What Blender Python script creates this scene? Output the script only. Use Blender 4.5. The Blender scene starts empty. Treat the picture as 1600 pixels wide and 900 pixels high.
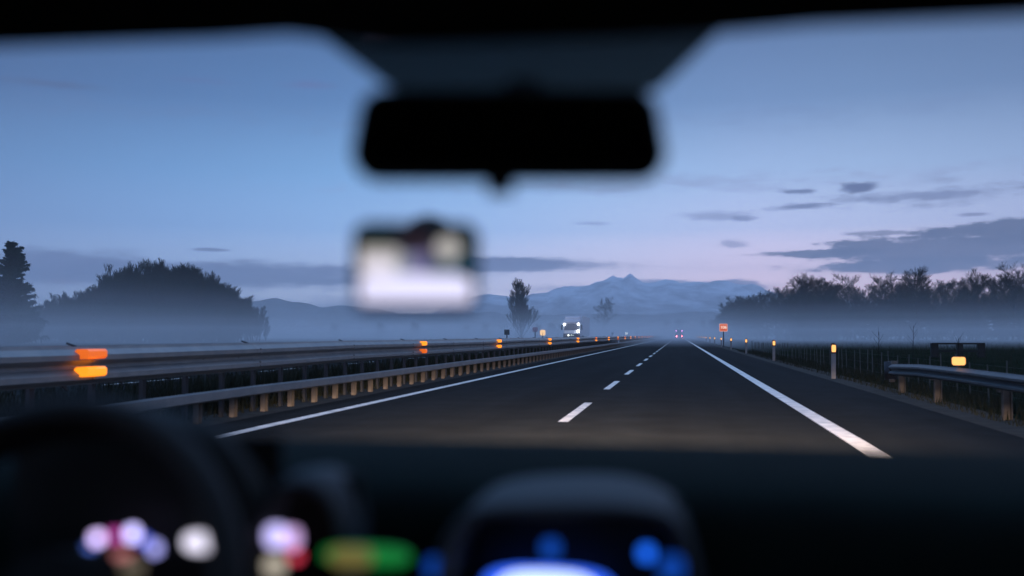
import bpy, bmesh, math, random
from mathutils import Vector, Matrix
rad = math.radians
random.seed(11)
sc = bpy.context.scene
col = sc.collection

# ------------------------------------------------------------------ camera
cd = bpy.data.cameras.new('camera'); cam = bpy.data.objects.new('camera', cd); col.objects.link(cam)
EYE = Vector((0, 0, 1.2))
PSI, PHI = rad(9.49), rad(2.72)
cam.location = EYE
cam.rotation_euler = (rad(90) + PHI, 0, PSI)
cd.sensor_width = 36; cd.lens = 35.0
cd.clip_start = 0.02; cd.clip_end = 60000
cd.dof.use_dof = True; cd.dof.focus_distance = 85; cd.dof.aperture_fstop = 1.5
cd.dof.aperture_blades = 0
sc.camera = cam

# ------------------------------------------------------------------ view, render
sc.view_settings.view_transform = 'Standard'; sc.view_settings.look = 'None'
sc.view_settings.exposure = 0; sc.view_settings.gamma = 1
sc.render.engine = 'CYCLES'
cy = sc.cycles
cy.volume_bounces = 3; cy.max_bounces = 8; cy.diffuse_bounces = 3; cy.glossy_bounces = 3
cy.transmission_bounces = 6; cy.transparent_max_bounces = 24
cy.caustics_reflective = False; cy.caustics_refractive = False
cy.sample_clamp_indirect = 4.0

def lin(r, g, b):
    f = lambda c: (c/255/12.92) if c/255 <= .04045 else ((c/255+.055)/1.055)**2.4
    return (f(r), f(g), f(b), 1)

# ------------------------------------------------------------------ world: twilight sky with clouds
SUN_AZ, SUN_EL = 14.0, -1.5
world = bpy.data.worlds.new('World'); sc.world = world; world.use_nodes = True
nt = world.node_tree; N = nt.nodes; Lk = nt.links; N.clear()
def nd(t, **k):
    n = N.new(t)
    for a, v in k.items(): setattr(n, a, v)
    return n
def mth(op, a, b=None, c=None, clamp=False):
    n = nd('ShaderNodeMath', operation=op); n.use_clamp = clamp
    for i, v in enumerate((a, b, c)):
        if v is None: continue
        if isinstance(v, (int, float)): n.inputs[i].default_value = v
        else: Lk.new(v, n.inputs[i])
    return n.outputs[0]
def mixc(f, a, b, bt='MIX'):
    n = nd('ShaderNodeMix', data_type='RGBA', blend_type=bt)
    for i, v in ((0, f), (6, a), (7, b)):
        if isinstance(v, (int, float)): n.inputs[i].default_value = v
        elif isinstance(v, tuple): n.inputs[i].default_value = v
        else: Lk.new(v, n.inputs[i])
    return n.outputs[2]
def ramp(fac, stops):
    n = nd('ShaderNodeValToRGB'); n.color_ramp.interpolation = 'EASE'
    e = n.color_ramp.elements
    while len(e) > 1: e.remove(e[-1])
    e[0].position = stops[0][0]; e[0].color = stops[0][1]
    for p, c in stops[1:]:
        x = e.new(p); x.color = c
    n.color_ramp.interpolation = 'LINEAR'
    Lk.new(fac, n.inputs[0]); return n.outputs[0]
tc = nd('ShaderNodeTexCoord')
sx = nd('ShaderNodeSeparateXYZ'); Lk.new(tc.outputs['Generated'], sx.inputs[0])
X, Y, Z = sx.outputs
az = mth('MULTIPLY', mth('ARCTAN2', X, Y), 180/math.pi)
el = mth('MULTIPLY', mth('ARCSINE', Z), 180/math.pi)
def E_(el): return (el+10)/100
def ls(k, *c): q = lin(*c); return (q[0]*k, q[1]*k, q[2]*k, 1)
elf = mth('DIVIDE', mth('ADD', el, 10), 100, clamp=True)
grad = ramp(elf, [(0, lin(120,112,135)), (E_(-.5), ls(4.2,215,186,200)), (E_(1.5), ls(4.4,234,196,200)), (E_(3.6), ls(3.5,220,195,210)),
    (E_(6), ls(2.0,186,194,228)), (E_(9), ls(1.5,158,186,226)), (E_(13), ls(.93,116,154,206)), (E_(18), ls(.66,84,124,182)),
    (E_(24), ls(1.2,92,132,186)), (E_(34), ls(3.1,112,138,180)), (E_(60), ls(3.4,116,137,176)), (1, ls(3.4,114,134,172))])
azf = mth('DIVIDE', mth('ADD', az, 180), 360, clamp=True)
def A_(a): return (a+180)/360
azc = ramp(azf, [(0, (.6,.7,.8,1)), (A_(-90), (.5,.65,.75,1)), (A_(-55), (.26,.44,.56,1)), (A_(-37), (.22,.40,.53,1)), (A_(-29), (.31,.55,.70,1)),
    (A_(-20), (.45,.73,.87,1)), (A_(-12), (.62,.87,.98,1)), (A_(-4), (.84,.97,1,1)), (A_(4), (1,1,1,1)), (A_(10), (.95,.95,.93,1)),
    (A_(18), (.78,.78,.78,1)), (A_(35), (.6,.62,.68,1)), (A_(90), (.6,.68,.75,1)), (1, (.6,.7,.8,1))])
sky = mixc(1.0, grad, azc, 'MULTIPLY')
# clouds, each a soft ellipse in azimuth / elevation torn up by noise
cv = nd('ShaderNodeCombineXYZ'); Lk.new(az, cv.inputs[0]); Lk.new(el, cv.inputs[1])
def noise(sx_, sy_, det, seed):
    m = nd('ShaderNodeVectorMath', operation='MULTIPLY'); Lk.new(cv.outputs[0], m.inputs[0]); m.inputs[1].default_value = (sx_, sy_, 1)
    a = nd('ShaderNodeVectorMath', operation='ADD'); Lk.new(m.outputs[0], a.inputs[0]); a.inputs[1].default_value = (seed, seed*2.3, seed*.7)
    n = nd('ShaderNodeTexNoise'); n.inputs['Scale'].default_value = 1; n.inputs['Detail'].default_value = det
    n.inputs['Roughness'].default_value = .58
    Lk.new(a.outputs[0], n.inputs['Vector']); return n.outputs[0]
n1 = noise(.26, 1.5, 6, 3.1); n2 = noise(1.1, 2.6, 5, 9.7); n3 = noise(.12, 1.1, 4, 21.4)
nmix = mth('ADD', mth('MULTIPLY', mth('SUBTRACT', n1, .5), 2.6), mth('MULTIPLY', mth('SUBTRACT', n2, .5), 1.5))
def cloud(base, cx, cz, rx, rz, colr, strength, k=1.0, soft=.55):
    s = nd('ShaderNodeVectorMath', operation='SUBTRACT'); Lk.new(cv.outputs[0], s.inputs[0]); s.inputs[1].default_value = (cx, cz, 0)
    m = nd('ShaderNodeVectorMath', operation='MULTIPLY'); Lk.new(s.outputs[0], m.inputs[0]); m.inputs[1].default_value = (1/rx, 1/rz, 0)
    l = nd('ShaderNodeVectorMath', operation='LENGTH'); Lk.new(m.outputs[0], l.inputs[0])
    v = mth('SUBTRACT', mth('ADD', 1.0, mth('MULTIPLY', nmix, k)), l.outputs[1])
    mr = nd('ShaderNodeMapRange'); mr.interpolation_type = 'SMOOTHSTEP'
    Lk.new(v, mr.inputs[0]); mr.inputs[1].default_value = 0; mr.inputs[2].default_value = soft; mr.inputs[3].default_value = 0; mr.inputs[4].default_value = strength
    return mixc(mr.outputs[0], base, colr)
CL = lin(14,44,106); CD = lin(16,25,60); CP = lin(58,80,130); CB = lin(128,140,190)
for (a, b, c, d, cc, st, k, so) in [
    (-10,12,60,.9,lin(96,120,170),.22,1.6,1.6),
    (2,8.6,22,.8,lin(150,160,205),.45,1.3,1.5),
    (-27.3,3.3,17.5,.98,CL,.88,.35,.6),(-10.97,4.08,9.9,.52,CL,.9,.3,.5),(-33.5,3.7,6,1.1,lin(66,84,136),.85,.35,.6),
    (-21.23,13.98,2.3,.3,lin(86,100,160),.7,.5,1.0),(-34.87,13.0,3.2,.35,lin(58,78,124),.7,.5,1.0),(-26.8,13.85,3,.25,lin(78,98,156),.6,.5,1.0),
    (-26.51,4.72,1.2,.14,CP,.8,.4,.6),(-28.9,2.9,1.4,.1,lin(150,132,168),.7,.4,.8),(-33.75,2.82,1.4,.16,lin(150,128,160),.8,.4,.8),
    (14.9,4.5,8.3,1.05,CD,.96,.6,.4),(18.4,5.4,6.4,.8,CD,.96,.55,.4),(7.6,4.5,4.2,.3,CD,.94,.6,.45),(13.4,3.75,7.0,.58,CD,.95,.6,.45),(11.2,5.5,2.6,.2,CD,.7,.7,.8),
    (6.73,7.94,1.35,.24,lin(80,96,146),.9,.7,.7),(9.82,8.02,1.3,.4,lin(64,76,124),.95,.55,.6),(6.6,7.1,2.6,.24,lin(86,100,150),.85,.7,.8),
    (13.0,7.35,5.2,.7,lin(100,112,158),.75,1.0,1.1),(2.2,6.65,2.6,.42,lin(128,140,190),.6,.8,.9),(3.6,6.5,.95,.26,lin(110,124,176),.7,.6,.7),
    (-4.88,6.41,1.5,.18,lin(122,140,190),.55,.5,.8),(3.05,5.13,1.1,.28,lin(140,146,192),.6,.7,.8),(14.0,8.2,1.6,.3,lin(122,130,172),.5,.6,.9),
    (15.4,6.3,1.2,.16,lin(110,116,160),.7,.4,.7),
    (.4,2.55,5.6,.75,CB,.85,.35,.35),(3.4,2.8,1.7,.45,lin(112,124,178),.85,.4,.35),(-4.5,2.6,7,.5,lin(132,148,198),.7,.4,.8),
    (-20,1.6,16,.8,lin(86,108,160),.7,.5,1.0)]:
    sky = cloud(sky, a, b, c, d, cc, st, k, so)
ns = nd('ShaderNodeTexSky', sky_type='NISHITA'); ns.sun_disc = False; ns.sun_elevation = rad(SUN_EL); ns.sun_rotation = rad(SUN_AZ); ns.air_density = 1.2
bg1 = nd('ShaderNodeBackground'); Lk.new(sky, bg1.inputs[0]); bg1.inputs[1].default_value = 1.0
bg2 = nd('ShaderNodeBackground'); Lk.new(ns.outputs[0], bg2.inputs[0]); bg2.inputs[1].default_value = 0.05
ad = nd('ShaderNodeAddShader'); Lk.new(bg1.outputs[0], ad.inputs[0]); Lk.new(bg2.outputs[0], ad.inputs[1])
out = nd('ShaderNodeOutputWorld'); Lk.new(ad.outputs[0], out.inputs[0])

# afterglow of the sun just under the horizon, very weak and broad
ld = bpy.data.lights.new('sun', 'SUN'); ld.energy = .06; ld.angle = rad(25); ld.color = (1, .82, .8)
lo = bpy.data.objects.new('sun', ld); col.objects.link(lo)
lo.rotation_euler = Vector((-math.sin(rad(SUN_AZ)), -math.cos(rad(SUN_AZ)), -.09)).to_track_quat('-Z', 'Y').to_euler()

# ------------------------------------------------------------------ materials
def mat(name, c, rough=.6, metal=0, emit=None, es=0, var=0, vscale=5, bump=0, bscale=60, spec=.5, c2=None):
    m = bpy.data.materials.new(name); m.use_nodes = True
    t = m.node_tree; b = t.nodes['Principled BSDF']
    c = tuple(c[:3])+(1,)
    b.inputs['Base Color'].default_value = c
    b.inputs['Roughness'].default_value = rough; b.inputs['Metallic'].default_value = metal
    b.inputs['Specular IOR Level'].default_value = spec
    if emit:
        b.inputs['Emission Color'].default_value = tuple(emit[:3])+(1,); b.inputs['Emission Strength'].default_value = es
    if var or bump:
        g = t.nodes.new('ShaderNodeTexCoord')
    if var:
        n = t.nodes.new('ShaderNodeTexNoise'); n.inputs['Scale'].default_value = vscale; n.inputs['Detail'].default_value = 6
        t.links.new(g.outputs['Object'], n.inputs['Vector'])
        r = t.nodes.new('ShaderNodeValToRGB'); e = r.color_ramp.elements
        e[0].position = .3; e[1].position = .7
        d = c2 if c2 else tuple(x*(1+var) for x in c[:3])
        e[0].color = tuple(x*(1-var) for x in c[:3])+(1,); e[1].color = tuple(d[:3])+(1,)
        t.links.new(n.outputs[0], r.inputs[0]); t.links.new(r.outputs[0], b.inputs['Base Color'])
    if bump:
        n = t.nodes.new('ShaderNodeTexNoise'); n.inputs['Scale'].default_value = bscale; n.inputs['Detail'].default_value = 4
        t.links.new(g.outputs['Object'], n.inputs['Vector'])
        p = t.nodes.new('ShaderNodeBump'); p.inputs['Strength'].default_value = bump; p.inputs['Distance'].default_value = .01
        t.links.new(n.outputs[0], p.inputs['Height']); t.links.new(p.outputs[0], b.inputs['Normal'])
    return m
M = {}
M['asphalt'] = mat('asphalt', (.0105,.0118,.0120), .95, var=.25, vscale=1.3, bump=.7, bscale=90, spec=.06)
_t = M['asphalt'].node_tree; _b = _t.nodes['Principled BSDF']; _g = _t.nodes.new('ShaderNodeTexCoord'); _m = _t.nodes.new('ShaderNodeMapping')
_m.inputs['Scale'].default_value = (1.1, .035, 1); _n = _t.nodes.new('ShaderNodeTexNoise'); _n.inputs['Scale'].default_value = 1; _n.inputs['Detail'].default_value = 5
_t.links.new(_g.outputs['Object'], _m.inputs[0]); _t.links.new(_m.outputs[0], _n.inputs['Vector'])
_r = _t.nodes.new('ShaderNodeMapRange'); _r.inputs[1].default_value = .3; _r.inputs[2].default_value = .7; _r.inputs[3].default_value = .68; _r.inputs[4].default_value = 1.35
_t.links.new(_n.outputs[0], _r.inputs[0]); _x = _t.nodes.new('ShaderNodeMix'); _x.data_type = 'RGBA'; _x.blend_type = 'MULTIPLY'; _x.inputs[0].default_value = 1
_old = _b.inputs['Base Color'].links[0].from_socket; _t.links.new(_old, _x.inputs[6]); _t.links.new(_r.outputs[0], _x.inputs[7]); _t.links.new(_x.outputs[2], _b.inputs['Base Color'])
M['paint'] = mat('road_paint', (.76,.69,.60), .6, var=.3, vscale=3.5, bump=.3, bscale=120)
M['field'] = mat('field_grass', (.011,.018,.010), 1, var=.35, vscale=.12, bump=.6, bscale=6, c2=(.02,.023,.013), spec=0)
M['grass'] = mat('grass_blades', (.012,.018,.008), .9, var=.4, vscale=2, c2=(.026,.024,.012), spec=.2)
M['gravel'] = mat('verge_gravel', (.03,.026,.02), .95, var=.4, vscale=3, bump=.8, bscale=40, spec=.2)
M['galv'] = mat('galvanised_steel', (.25,.25,.25), .5, .5, c2=(.29,.27,.25), var=.16, vscale=4, bump=.05, bscale=30)
M['galvpost'] = mat('galvanised_post', (.11,.088,.07), .85, .1, var=.45, vscale=5)
M['amber'] = mat('amber_reflector', (.8,.25,.02), .3, emit=(1,.27,.012), es=1.5)  # reflector emission stands in for headlight light thrown back
M['amber_dim'] = mat('amber_reflector_dim', (.8,.2,.02), .3, emit=(1,.15,.012), es=.75)  # weaker returned glow, also as emission
M['amber_bright'] = mat('pale_amber_reflector', (.9,.5,.15), .3, emit=(1,.42,.10), es=1.5)  # emission again replaces light returned by the reflector
M['plastic_white'] = mat('white_plastic', (.2,.18,.17), .6, var=.15, vscale=6)
M['plastic_black'] = mat('black_plastic', (.012,.012,.013), .5)
M['wood_dark'] = mat('weathered_wood', (.015,.014,.012), .9, var=.3, vscale=8)
M['fencewood'] = mat('fence_stake_wood', (.07,.068,.058), .9, var=.4, vscale=3)
M['wire'] = mat('fence_wire', (.03,.03,.03), .8, 0)
M['bark'] = mat('winter_bark', (.018,.017,.014), 1, var=.3, vscale=1.2, spec=0)
M['twig'] = mat('winter_twigs', (.014,.015,.012), 1, var=.3, vscale=.4, spec=0)
M['thick'] = mat('thicket_twigs', (.009,.014,.008), 1, var=.4, vscale=.3, c2=(.018,.02,.010), spec=0)
M['needle'] = mat('conifer_needles', (.005,.012,.006), 1, var=.4, vscale=1.0, c2=(.011,.022,.012), spec=0)
M['truck_white'] = mat('white_truck_paint', (.7,.7,.73), .4, var=.05, vscale=2)
M['truck_glass'] = mat('truck_glass', (.08,.085,.1), .2)
M['truck_dark'] = mat('dark_bumper', (.06,.035,.035), .5, var=.2, vscale=3)
M['tyre'] = mat('rubber', (.015,.015,.015), .8)
M['rim'] = mat('wheel_rim', (.4,.4,.42), .4, .7)
M['lamp_white'] = mat('headlight_glow', (.9,.9,.95), .3, emit=(.9,.96,1), es=14)
M['lamp_small'] = mat('small_lamp_glow', (.9,.9,.8), .3, emit=(.95,1,.85), es=2.6)
M['lamp_faint'] = mat('faint_lamp_glow', (.9,.9,.8), .3, emit=(.8,.9,.7), es=.7)
M['lamp_faint'] = mat('faint_lamp_glow', (.9,.9,.8), .3, emit=(.8,.9,.7), es=.7)
M['tail_pink'] = mat('marker_lamp_glow', (.6,.2,.4), .3, emit=(.75,.2,.7), es=13)
M['tail_red'] = mat('tail_lamp_glow', (.8,.1,.1), .3, emit=(1,.16,.2), es=34)
M['lorry'] = mat('lorry_body', (.12,.11,.15), .5, var=.1)
M['sign_orange'] = mat('orange_sign_face', (.75,.12,.05), .5, emit=(1,.17,.06), es=.42)  # emission stands in for headlights reflected by the sign sheeting
M['sign_text'] = mat('sign_lettering', (.9,.8,.7), .5, emit=(1,.72,.45), es=.85)  # lettering emits too, in place of reflected headlight light
M['sign_dark'] = mat('sign_back', (.012,.02,.02), .6)
M['sign_red'] = mat('faded_sign_face', (.4,.25,.3), .6)
M['sign_glow'] = mat('yellow_sign_face', (.9,.6,.2), .4, emit=(1,.58,.24), es=1.1)  # unpowered face; its returned headlight glow is set as emission
M['pole'] = mat('sign_post', (.035,.035,.04), .6, .3)

# ------------------------------------------------------------------ mesh helper
class MB:
    def __init__(s): s.v = []; s.f = []
    def box(s, cx, cy_, cz, lx, ly, lz, rot=None):
        b = len(s.v)
        for z in (-1,1):
            for x, y in ((-1,-1),(1,-1),(1,1),(-1,1)):
                p = Vector((x*lx/2, y*ly/2, z*lz/2))
                if rot: p = rot @ p
                s.v.append((cx+p.x, cy_+p.y, cz+p.z))
        for q in ((3,2,1,0),(4,5,6,7),(0,1,5,4),(1,2,6,5),(2,3,7,6),(3,0,4,7)): s.f.append(tuple(b+i for i in q))
        return s
    def tube(s, p0, p1, r0, r1, n=6, cap=True):
        p0 = Vector(p0); p1 = Vector(p1); d = (p1-p0)
        if d.length < 1e-6: return s
        d.normalize(); u = d.orthogonal().normalized(); w = d.cross(u); b = len(s.v)
        for p, r in ((p0, r0), (p1, r1)):
            for i in range(n):
                a = 2*math.pi*i/n; q = p + u*math.cos(a)*r + w*math.sin(a)*r; s.v.append(tuple(q))
        for i in range(n):
            j = (i+1) % n; s.f.append((b+i, b+j, b+n+j, b+n+i))
        if cap:
            s.f.append(tuple(b+i for i in reversed(range(n)))); s.f.append(tuple(b+n+i for i in range(n)))
        return s
    def quad(s, *p):
        b = len(s.v); s.v += [tuple(q) for q in p]; s.f.append(tuple(range(b, b+len(p)))); return s
    def sweep(s, path, prof, closed=True, caps=True):
        # path: points in Y (x,y,z); prof: (dx,dz) offsets, extruded along the path
        b = len(s.v); n = len(prof)
        for p in path:
            for (dx, dz) in prof: s.v.append((p[0]+dx, p[1], p[2]+dz))
        for i in range(len(path)-1):
            for j in range(n if closed else n-1):
                k = (j+1) % n
                s.f.append((b+i*n+j, b+i*n+k, b+(i+1)*n+k, b+(i+1)*n+j))
        if caps and closed:
            s.f.append(tuple(b+j for j in reversed(range(n)))); e = b+(len(path)-1)*n; s.f.append(tuple(e+j for j in range(n)))
        return s
    def mesh(s, name, m, smooth=False):
        me = bpy.data.meshes.new(name); me.from_pydata(s.v, [], s.f)
        bm = bmesh.new(); bm.from_mesh(me); bmesh.ops.recalc_face_normals(bm, faces=bm.faces); bm.to_mesh(me); bm.free()
        me.materials.append(m)
        if smooth: me.polygons.foreach_set('use_smooth', [True]*len(me.polygons))
        me.update(); return me
    def build(s, name, m, parent=None, smooth=False, bevel=0, loc=None):
        o = bpy.data.objects.new(name, s.mesh(name, m, smooth)); col.objects.link(o)
        if parent: o.parent = parent
        if loc: o.location = loc
        if bevel:
            md = o.modifiers.new('bevel', 'BEVEL'); md.width = bevel; md.segments = 3; md.limit_method = 'ANGLE'; md.angle_limit = rad(35)
        return o
def tag(o, label=None, cat=None, group=None, kind=None):
    if label: o['label'] = label
    if cat: o['category'] = cat
    if group: o['group'] = group
    if kind: o['kind'] = kind
    return o
def empty(name, loc=(0,0,0), rz=0):
    o = bpy.data.objects.new(name, None); col.objects.link(o); o.location = loc; o.rotation_euler[2] = rz; o.empty_display_size = .2; return o
def copy_tree(o, parent=None):
    c = o.copy(); col.objects.link(c)
    if parent: c.parent = parent
    for ch in list(o.children): copy_tree(ch, c)
    return c

# ------------------------------------------------------------------ ground, roads
mb = MB()
xs = [(-13000,-.2),(-60,-.2),(-24,-.15),(-19.6,0),(-7.6,0),(4.2,0),(5.3,-.06),(6.6,-.4),(8.5,-.45),(12,-.15),(60,-.1),(13000,-.1)]
ys = [-300,-20,0,20,60,150,400,1200,14000]
for y in ys:
    for x, z in xs: mb.v.append((x, y, z))
nx = len(xs)
for j in range(len(ys)-1):
    for i in range(nx-1): mb.f.append((j*nx+i, j*nx+i+1, (j+1)*nx+i+1, (j+1)*nx+i))
tag(mb.build('ground', M['field']), kind='structure')
def strip(x0, x1, z, y0, y1, m, name=None, n=1, mb=None):
    own = mb is None
    mb = mb or MB()
    for k in range(n):
        a = y0+(y1-y0)*k/n; b = y0+(y1-y0)*(k+1)/n
        mb.quad((x0,a,z),(x1,a,z),(x1,b,z),(x0,b,z))
    if own: return tag(mb.build(name, m), kind='structure')
YF = 2600
strip(-6.15, 3.95, .006, -30, YF, M['asphalt'], 'road')
strip(-19.3, -8.6, .006, -30, YF, M['asphalt'], 'opposite_road')
strip(3.95, 4.75, .005, -30, YF, M['gravel'], 'verge')
strip(-8.6, -6.15, .005, -30, YF, M['gravel'], 'median_strip')
mk = MB()
strip(-5.44, -5.26, .011, -20, YF, None, mb=mk); strip(1.84, 2.06, .011, -20, YF, None, mb=mk)
k = 0
while 13.4+8.4*k-8.4*3 < 900:
    y = 13.7+8.4*(k-3); strip(-1.65, -1.51, .011, y, y+3.95, None, mb=mk); k += 1
for x in (-9.9, -17.3): strip(x-.09, x+.09, .011, 55, YF, None, mb=mk)
for k in range(90): strip(-13.67, -13.53, .011, 4+9*k, 8.2+9*k, None, mb=mk)
tag(mk.build('road_markings', M['paint']), kind='structure')

# ------------------------------------------------------------------ mountains on the horizon
def mountain_mat():
    m = bpy.data.materials.new('mountain_rock_and_snow'); m.use_nodes = True; t = m.node_tree; b = t.nodes['Principled BSDF']
    b.inputs['Roughness'].default_value = 1; b.inputs['Specular IOR Level'].default_value = 0
    g = t.nodes.new('ShaderNodeTexCoord'); n = t.nodes.new('ShaderNodeTexNoise'); n.inputs['Scale'].default_value = .004; n.inputs['Detail'].default_value = 8; n.inputs['Roughness'].default_value = .65
    t.links.new(g.outputs['Object'], n.inputs[0])
    s = t.nodes.new('ShaderNodeSeparateXYZ'); t.links.new(g.outputs['Object'], s.inputs[0])
    a = t.nodes.new('ShaderNodeMath'); a.operation = 'MULTIPLY_ADD'; t.links.new(s.outputs[2], a.inputs[0]); a.inputs[1].default_value = .0006; t.links.new(n.outputs[0], a.inputs[2])
    r = t.nodes.new('ShaderNodeValToRGB'); r.color_ramp.elements[0].position = .58; r.color_ramp.elements[0].color = (.10,.12,.15,1)
    r.color_ramp.elements[1].position = .78; r.color_ramp.elements[1].color = (.72,.75,.8,1)
    t.links.new(a.outputs[0], r.inputs[0]); t.links.new(r.outputs[0], b.inputs['Base Color']); return m
from mathutils import noise as mn
def ridge(name, dist, prof, depth, seed, m, amp=1.0):
    mb = MB(); a0, a1 = prof[0][0], prof[-1][0]; na = 260; nr = 22
    def h(a):
        for (p, q) in zip(prof, prof[1:]):
            if p[0] <= a <= q[0]: return p[1]+(q[1]-p[1])*(a-p[0])/(q[0]-p[0])
        return 0
    for i in range(na+1):
        a = a0+(a1-a0)*i/na; e = h(a)
        for j in range(nr+1):
            t = j/nr; d = dist+depth*(t-.5)*2
            prf = max(0, 1-abs(t-.5)*2)**1.1
            x, y = math.sin(rad(a))*d, math.cos(rad(a))*d
            top = math.tan(rad(e))*dist
            z = top*prf + mn.fractal(Vector((x*.0016+seed, y*.0016, 0)), .9, 2.1, 5)*95*amp*prf*(1.1-prf*.45) + mn.fractal(Vector((x*.006+seed, y*.006, 5)), .9, 2.1, 4)*22*amp*prf
            mb.v.append((x, y, z-3))
    for i in range(na):
        for j in range(nr): mb.f.append((i*(nr+1)+j, (i+1)*(nr+1)+j, (i+1)*(nr+1)+j+1, i*(nr+1)+j+1))
    return tag(mb.build(name, m, smooth=True), kind='structure')
mm = mountain_mat()
ridge('mountains', 8600, [(-16,.3),(-13,2.0),(-7.6,2.35),(-5.3,2.75),(-4.3,3.05),(-3.7,3.45),(-3.1,3.3),(-2.7,3.62),(-2.2,3.4),(-1.4,3.2),(-.4,3.3),(.7,3.1),(2.15,2.9),(3.56,2.8),(5,2.4),(8.3,2.1),(14,1.6),(20,.2)], 1900, 3.0, mm)
ridge('hills', 5200, [(-50,.8),(-40,1.1),(-33,1.3),(-27,1.5),(-22.9,2.0),(-20.4,1.7),(-19,1.9),(-16,1.3),(-12,1.45),(-8,1.1),(-3,1.3),(3,1.1),(8,.5)], 900, 8.0, mat('wooded_hills', (.06,.075,.085), 1, var=.4, vscale=.01, spec=0), .5)

# ------------------------------------------------------------------ haze and ground mist
def vol(name, x0, x1, y0, y1, z0, z1, dens, c, an=.25, hole=None):
    mb = MB()
    if hole:      # a U round the clear stretch of road: (left edge, right edge, far edge)
        a, b, f = hole; P = [(x0,y0),(a,y0),(a,f),(b,f),(b,y0),(x1,y0),(x1,y1),(x0,y1)]; n = len(P)
        mb.v = [(x,y,z0) for x, y in P]+[(x,y,z1) for x, y in P]
        mb.f = [(0,1,2,7),(2,3,6,7),(3,4,5,6)]; mb.f += [tuple(n+i for i in reversed(q)) for q in mb.f]
        mb.f += [(i, (i+1) % n, n+(i+1) % n, n+i) for i in range(n)]
    else: mb.box((x0+x1)/2, (y0+y1)/2, (z0+z1)/2, x1-x0, y1-y0, z1-z0)
    m = bpy.data.materials.new(name+'_volume'); m.use_nodes = True; t = m.node_tree; t.nodes.remove(t.nodes['Principled BSDF'])
    p = t.nodes.new('ShaderNodeVolumePrincipled'); p.inputs['Density'].default_value = dens; p.inputs['Color'].default_value = c
    p.inputs['Anisotropy'].default_value = an
    t.links.new(p.outputs[0], t.nodes['Material Output'].inputs['Volume'])
    return tag(mb.build(name, m), kind='stuff')
tag(vol('haze', -11500, 11500, -400, 11500, -1.5, 760, 1.6e-4, (.97,.975,1,1)), 'thin blue evening haze over the whole plain', 'haze')
MC = (.98,.985,1,1)
for k, (z1, d) in enumerate([(2.8,.0034),(4.5,.0022),(6.5,.0013),(9,.0006),(13,.0003)]):
    tag(vol('mist', -3000-k, 3000+k, -60-k, 3600+k*3, -1.0-k*.05, z1, d, MC, hole=(-29-2*k, 31+2*k, 95+9*k)), 'low bank of pale ground mist lying over the fields and the far road', 'mist', 'layers of ground mist')

# ------------------------------------------------------------------ trees
def bare_tree(seed, H, spread, erect, nlimb, start, tw=.03, density=1.0, lean=0):
    R = random.Random(seed); tr = MB(); cr = MB()
    def grow(mb, p, d, L, r, lvl, segs=3, n=4):
        pts = [p]
        for i in range(segs):
            d = (d + Vector((R.uniform(-1,1), R.uniform(-1,1), R.uniform(-.3,1)*erect))*.08).normalized()
            q = pts[-1] + d*L/segs; mb.tube(pts[-1], q, r*(1-i/segs*.6), r*(1-(i+1)/segs*.6), n, False); pts.append(q)
        return pts, d
    def kids(pts, d, L, r, lvl):
        cnt = {1: 7, 2: 6, 3: 5}[lvl]; cnt = max(2, int(cnt*density+R.random()))
        for i in range(cnt):
            t = .25+.75*(i+R.random()*.8)/cnt; t = min(t, .99)
            s = t*(len(pts)-1); a = int(s); p = pts[a].lerp(pts[min(a+1, len(pts)-1)], s-a)
            side = Vector((R.gauss(0,1), R.gauss(0,1), R.gauss(0,.5))).normalized()
            nd_ = (d*.95 + side*spread + Vector((0,0,erect*.5))).normalized()
            l = L*R.uniform(.42,.68)*(1.15-.4*t)
            if lvl == 3:
                q = p+nd_*l; w = side.cross(nd_).normalized()*tw
                cr.quad(p-w, p+w, q+w*.4, q-w*.4)
            else:
                pp, dd = grow(cr, p, nd_, l, max(r*.5, tw*1.1), lvl+1, 2 if lvl > 1 else 3, 3)
                kids(pp, dd, l, max(r*.5, tw*1.1), lvl+1)
    p = Vector((0,0,-.3)); d = Vector((lean,0,1)).normalized(); r = H*.016
    pts = [p]; ns_ = 7
    for i in range(ns_):
        d = (d+Vector((R.uniform(-1,1), R.uniform(-1,1), 1.6))*.1).normalized()
        q = pts[-1]+d*H*.9/ns_; tr.tube(pts[-1], q, r*(1.15-i/ns_*.95), r*(1.15-(i+1)/ns_*.95), 7, False); pts.append(q)
    for i in range(nlimb):
        t = start+(1-start)*(i+R.random()*.6)/nlimb; t = min(t, .985)
        s = t*(len(pts)-1); a = int(s); p = pts[a].lerp(pts[min(a+1, len(pts)-1)], s-a)
        ang = i*2.4+R.uniform(-.5,.5); side = Vector((math.cos(ang), math.sin(ang), 0))
        nd_ = (side*spread*1.25 + Vector((0,0,.55+erect*.7+t*.3))).normalized()
        l = H*R.uniform(.26,.38)*(1.2-.55*t)
        pp, dd = grow(cr, p, nd_, l, r*.42*(1.2-t*.7), 1, 4, 4)
        kids(pp, dd, l, r*.4*(1.2-t*.7), 1)
    return tr, cr
def tree_proto(name, args, mtrunk, mcrown):
    tr, cr = bare_tree(*args)
    e = empty(name, (0,-200,-60)); tr.build('trunk', mtrunk, e, True); cr.build('crown', mcrown, e)
    return e
used = set()
def place(proto, x, y, z=0, s=1, sz=None, name=None, rz=None):
    if proto.name not in used: used.add(proto.name); o = proto
    else: o = copy_tree(proto)
    o.location = (x, y, z); o.scale = (s, s, sz or s); o.rotation_euler = (0, 0, random.uniform(0, 6.28) if rz is None else rz)
    return o
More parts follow.
